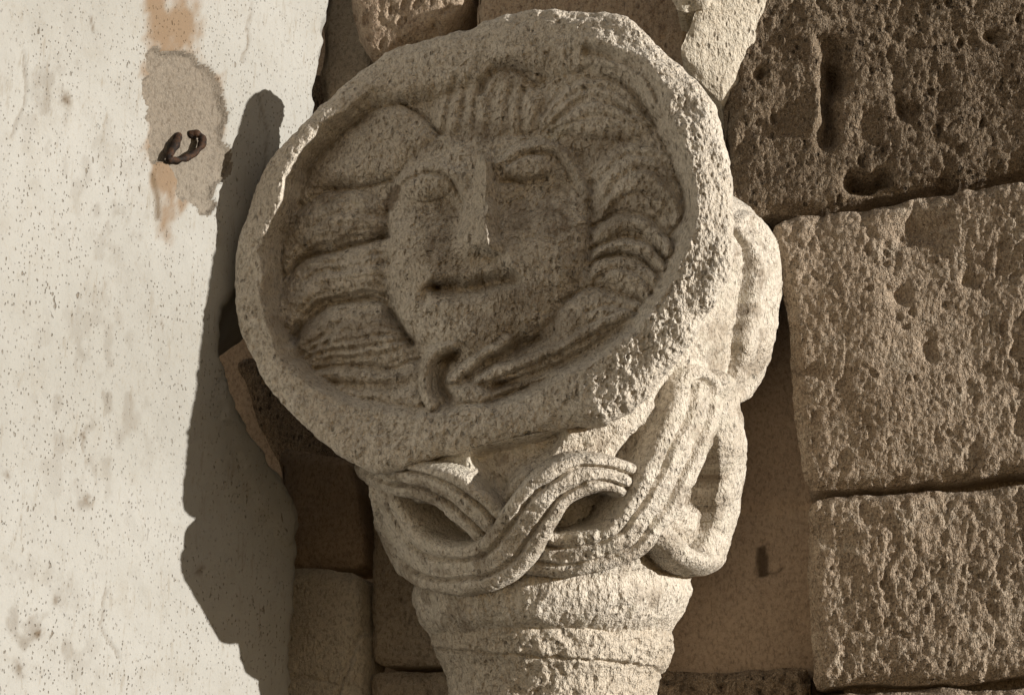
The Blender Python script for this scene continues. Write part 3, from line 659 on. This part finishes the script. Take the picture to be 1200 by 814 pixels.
# ---- body of the capital with the interlace
def interp_smooth(rows, t, v, k=13):
    x = np.interp(rows, t, v); return np.convolve(np.pad(x, k//2, mode='edge'), np.ones(k)/k, 'valid')
def body():
    prof = np.array([(205, 600, 820), (245, 540, 882), (268, 520, 893), (292, 500, 902), (350, 470, 899), (400, 455, 893), (440, 445, 878), (470, 436, 864), (500, 430, 864), (520, 427, 866), (540, 428, 860), (556, 428, 856), (586, 438, 850), (613, 455, 842),
                     (640, 471, 834), (658, 481, 829), (672, 487, 814), (695, 490, 802), (712, 494, 794), (728, 500, 786), (750, 508, 780)], float)
    rows = np.linspace(205, 750, 520)
    k = 9
    Lx = interp_smooth(rows, prof[:, 0], prof[:, 1], k); Rx = interp_smooth(rows, prof[:, 0], prof[:, 2], k)
    Rd = interp_smooth(rows, [205, 400, 500, 560, 600, 650, 690, 712, 725, 740, 750], [.16, .19, .19, .185, .168, .146, .130, .122, .114, .096, .086], 15)
    th = np.radians(np.concatenate([np.linspace(-180, -96, 30, endpoint=False), np.linspace(-96, 100, 700, endpoint=False), np.linspace(100, 180, 30, endpoint=False)]))
    sn, cs = np.sin(th), np.cos(th)
    X = .5*(Lx+Rx)[:, None]+.5*(Rx-Lx)[:, None]*np.sign(sn)*np.abs(sn)**.92
    Y = np.repeat(rows[:, None], len(th), 1)
    y = -Rd[:, None]*cs[None]
    r = ray(X, Y); B = CAM+r*((y-CAM[1])/r[..., 1])[..., None]
    fr = (cs > -.1)[None] & np.ones(X.shape, bool)
    XN = X; X = 645+190*th[None]+0*Y; X_ = X
    wx = XN+2.5*fbm(XN/40, Y/40, oct=2, seed=301); wy = Y+2.5*fbm(XN/40+7, Y/40, oct=2, seed=302)
    h = 2.5*fbm(X/50, Y/50, oct=3, seed=5)
    lab = np.zeros(X.shape, int)
    specs = [([(448, 548), (473, 556), (523, 568), (556, 592), (582, 618), (606, 640), (636, 648), (675, 649), (716, 634), (746, 600), (767, 562), (786, 518), (803, 474), (810, 456)], [23]*4+[24]*4+[26, 28, 29, 30, 30, 28], [13, 16, 17, 17, 13, 4, 9, 16, 20, 22, 22, 22, 20, 14], 3),
             ([(452, 560), (463, 590), (480, 626), (504, 651), (536, 665), (572, 663), (602, 640), (624, 602), (650, 569), (690, 554), (724, 560), (740, 568)], [12, 13, 20, 26, 28, 29, 29, 28, 27, 23, 21, 20], [12, 14, 17, 20, 23, 26, 27, 27, 25, 21, 17, 4], 3),
             ([(756, 606), (772, 628), (790, 652), (811, 660), (827, 650), (838, 618), (847, 570), (850, 520), (842, 474), (838, 446)], [11, 13, 14, 14, 14, 13, 13, 14, 14, 14], [8, 18, 24, 25, 22, 20, 20, 20, 20, 18], 1),
             ([(868, 262), (884, 292), (884, 340), (878, 400), (864, 446), (850, 466)], [15, 17, 17, 17, 15, 12], [14, 18, 18, 18, 16, 10], 2)]
    def strand(pts, hws, hs):
        c = catmull(pts, 6); n = len(c); best = np.full(X.shape, 1e9); U = np.full(X.shape, 9e3); T = np.zeros(X.shape)
        for i in range(n-1):
            p, q = c[i], c[i+1]; d = q-p; L = d @ d+1e-9
            m = (wx > min(p[0], q[0])-40) & (wx < max(p[0], q[0])+40) & (wy > min(p[1], q[1])-40) & (wy < max(p[1], q[1])+40) & fr
            ax, ay = wx[m]-p[0], wy[m]-p[1]; t = np.clip((ax*d[0]+ay*d[1])/L, 0, 1)
            vx, vy = ax-t*d[0], ay-t*d[1]; d2 = vx*vx+vy*vy; u = np.sign(d[0]*vy-d[1]*vx)*np.sqrt(d2)
            bb = best[m]; g = d2 < bb
            best[m] = np.where(g, d2, bb); U[m] = np.where(g, u, U[m]); T[m] = np.where(g, (i+t)/(n-1), T[m])
        tt = np.linspace(0, 1, len(hs))
        end = (T <= 0) | (T >= 1)
        return U/np.interp(T, tt, hws), np.interp(T, tt, hs)*np.where(end, sstep(1.2-np.sqrt(best)/np.interp(T, tt, hws), 0, .6), 1)
    h -= 7*sstep(Y, 500, 530)*sstep(690-Y, 0, 20)
    for i, (pts, hws, hs, ns) in enumerate(specs):
        if i < 2: hws = [q*1.1 for q in hws]; hs = [q*1.2 for q in hs]
        U, hf = strand(pts, hws, hs); au = np.abs(U)
        pf = np.clip(1-np.clip(au, 0, 1)**9, 0, 1)**.55
        rel = sstep(hf, 3, 14)
        if ns == 3:
            gr = np.clip(1-np.abs(au-.36)/.13, 0, 1)
            hh = hf*pf-7.5*gr*rel-1.0*rel*((np.where(au < .36, au/.36, np.abs(au-.68)/.32))**2)
        elif ns == 2: hh = hf*pf-8*np.clip(1-np.abs(U+.1)/.35, 0, 1)*rel
        else: hh = hf*np.sqrt(np.clip(1-au*au*.9, 0, 1))
        hh = np.where(au < 1, hh, -50)
        m = (hh > h) & (au < 1); h = np.where(m, hh, h); lab[m] = i+1
    g0 = (lab == 0) & fr
    def hollow(pts, dep, wd=7): return dep*sstep(sdf(wx, wy, pts), -3, wd)*g0
    h -= hollow([(474, 600), (496, 589), (527, 597), (561, 619), (556, 634), (523, 634), (491, 626)], 30, 5)
    h -= hollow([(655, 592), (677, 574), (728, 577), (722, 602), (700, 622), (668, 631), (644, 627)], 32, 5)
    h -= hollow([(546, 532), (600, 516), (662, 505), (644, 536), (604, 560), (586, 584), (552, 558)], 24, 12)
    h -= hollow([(734, 520), (752, 505), (745, 535), (732, 560), (722, 545)], 12)
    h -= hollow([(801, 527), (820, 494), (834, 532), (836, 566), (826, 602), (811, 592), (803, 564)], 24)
    h -= hollow([(810, 440), (834, 440), (834, 487), (817, 480)], 14)
    h -= hollow([(752, 634), (768, 640), (786, 662), (800, 674), (776, 672), (758, 656)], 12)
    h += 3*line(wx, wy, [(790, 560), (802, 600), (824, 632)], 7)*g0-3*line(wx, wy, [(782, 590), (796, 622), (814, 640)], 4)*g0
    # broad foot of the bell, a shelf of stone under the braid
    h += 7*sstep(Y, 676, 700)*sstep(752-Y, 0, 30)*g0
    soft = fbm(X/60, Y/50, oct=2, seed=95)
    h += 1.5*fbm(X/32, Y/32, oct=3, seed=90)+1.0*fbm(X/11, Y/12, oct=3, seed=91)+.6*fbm(X/4.5, Y/5.5, oct=2, seed=92)
    h -= 3*sstep(fbm(X/26, Y/20, oct=4, seed=93), .5, 1.3)
    h += .9*facets(X, Y, 9, 95)*sstep(soft, -.2, .5)
    # white chipped lip on the first ribbon
    h -= 3*sstep(sdf(wx, wy, [(486, 530), (545, 534), (550, 552), (520, 546), (490, 542)]), -2, 3)
    D = -FWD[None]*np.clip(cs, 0, 1)[:, None]+RGT[None]*sn[:, None]*np.where(cs > 0, 1, 1)[:, None]
    D = D/np.linalg.norm(D, axis=1)[:, None]
    P = B+D[None]*(np.where(fr, h, 0)*PX)[..., None]
    qx, qy = project(P)                       # keep the block of the capital behind the medallion it carries
    sd = (P-PM) @ NM; m = (sd > -62*PX) & inside(qx, qy+6, np.array(OUTL, float))
    P[m] += FWD*((sd[m]+62*PX)/(-(FWD @ NM)))[:, None]
    V = P.reshape(-1, 3); Q = grid_quads(len(rows), len(th), True); N = normals(V, Q)
    if (N.reshape(X.shape+(3,))[300, 200:500] @ FWD).mean() > 0: Q = Q[:, ::-1]; N = -N
    stain_and_dark = .5*sstep(fbm(X/30, Y/30, oct=5, seed=97), .15, .8)
    stain_and_dark += .8*sstep(sdf(XN, Y, [(803, 527), (820, 497), (834, 532), (836, 566), (826, 600), (811, 591)])+4*fbm(X/9, Y/9, oct=3, seed=312), -2, 8)+.6*line(XN, Y, [(866, 300), (876, 335), (860, 385)], 7)*sstep(fbm(X/9, Y/9, oct=3, seed=313), -.5, .2)  # darker brown filling the right-hand hollow and the scroll groove
    lime = .45*sstep(fbm(X/14, Y/12, oct=4, seed=98), .25, .8)+.8*sstep(sdf(wx, wy, [(486, 530), (545, 534), (550, 552), (520, 546), (490, 542)]), -2, 4)
    at = {'lime': np.clip(lime, 0, .8).ravel(), 'stain_and_dark': np.clip(stain_and_dark*fr, 0, .75).ravel()}
    ql = lab.ravel()[Q].min(1)
    for i in range(1, 5):
        ii = np.where(ql == i)[0]; ql[ii[~biggest(Q[ii], len(V))]] = 0
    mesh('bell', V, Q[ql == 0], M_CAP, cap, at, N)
    lbl = ['grooved ribbon dipping under its neighbour and rising to the right edge', 'grooved ribbon looping round the left hollow and crossing over', 'narrow band curving up the sunlit right edge', 'sunlit grooved scroll on the right-hand side']
    for i in range(4):
        q = Q[ql == i+1]
        if len(q): o = mesh('interlace_ribbon' if i < 3 else 'side_scroll', V, q, M_CAP, cap, at, N); o['label'] = lbl[i]
body()

# ================================================================== column under it
def column():
    root = empty('column', at_y(646, 760, 0.)+np.array([0, 0, -.6]), 'worn limestone column shaft with a swollen neck ring under the capital', 'column')
    prof = np.array([(700, 535, 760), (714, 522, 770), (726, 506, 786), (742, 504, 788), (758, 507, 788), (770, 513, 785), (780, 519, 779), (790, 522, 775), (814, 523, 770), (1300, 515, 778)], float)
    rows = np.concatenate([np.linspace(700, 870, 150), np.linspace(876, 1300, 50)])
    Lx = interp_smooth(rows, prof[:, 0], prof[:, 1], 5); Rx = interp_smooth(rows, prof[:, 0], prof[:, 2], 5)
    th = np.linspace(-math.pi, math.pi, 560, endpoint=False); sn, cs = np.sin(th), np.cos(th)
    X = .5*(Lx+Rx)[:, None]+.5*(Rx-Lx)[:, None]*sn; Y = rows[:, None]+(9*np.clip(cs, -.2, 1)-9)[None]*np.where(rows > 1200, 0, -1)[:, None]*.5
    y = -.5*(Rx-Lx)[:, None]*.00075*cs[None]
    r = ray(X, Y); B = CAM+r*((y-CAM[1])/r[..., 1])[..., None]
    XN = X; X = 645+140*th[None]+0*Y
    h = 2.2*fbm(X/40, Y/30, cs[None]*3+0*X, oct=3, seed=200)+1.5*fbm(X/13, Y/13, oct=3, seed=201)+.8*fbm(X/5, Y/5, oct=2, seed=202)+1.2*facets(X, Y, 14, 206)
    h -= 4*sstep(fbm(X/34, Y/20, oct=4, seed=203), .3, 1.2)
    jy = rows[:, None]+4*fbm(X/30, Y/30, oct=3, seed=204)-(X-640)*.07
    h -= 6*np.exp(-((jy-770)/2.2)**2)+3*sstep(jy, 768, 778)
    h -= 4*np.exp(-((rows[:, None]+.05*(X-640)+6*fbm(X/26, Y/26, oct=2, seed=207)-728)/3)**2)*sstep(X, 600, 680)
    D = -FWD[None]*cs[:, None]+RGT[None]*sn[:, None]
    V = (B+D[None]*(h*PX)[..., None]).reshape(-1, 3)
    Q = grid_quads(len(rows), 560, True); N = normals(V, Q)
    if (N.reshape(X.shape+(3,))[60, 220:340] @ FWD).mean() > 0: Q = Q[:, ::-1]; N = -N
    sel = np.arange(len(Q)) < (rows < 771).sum()*560
    mesh('neck_ring', V, Q[sel], M_COL, root, None, N); mesh('shaft', V, Q[~sel], M_COL, root, None, N)
column()
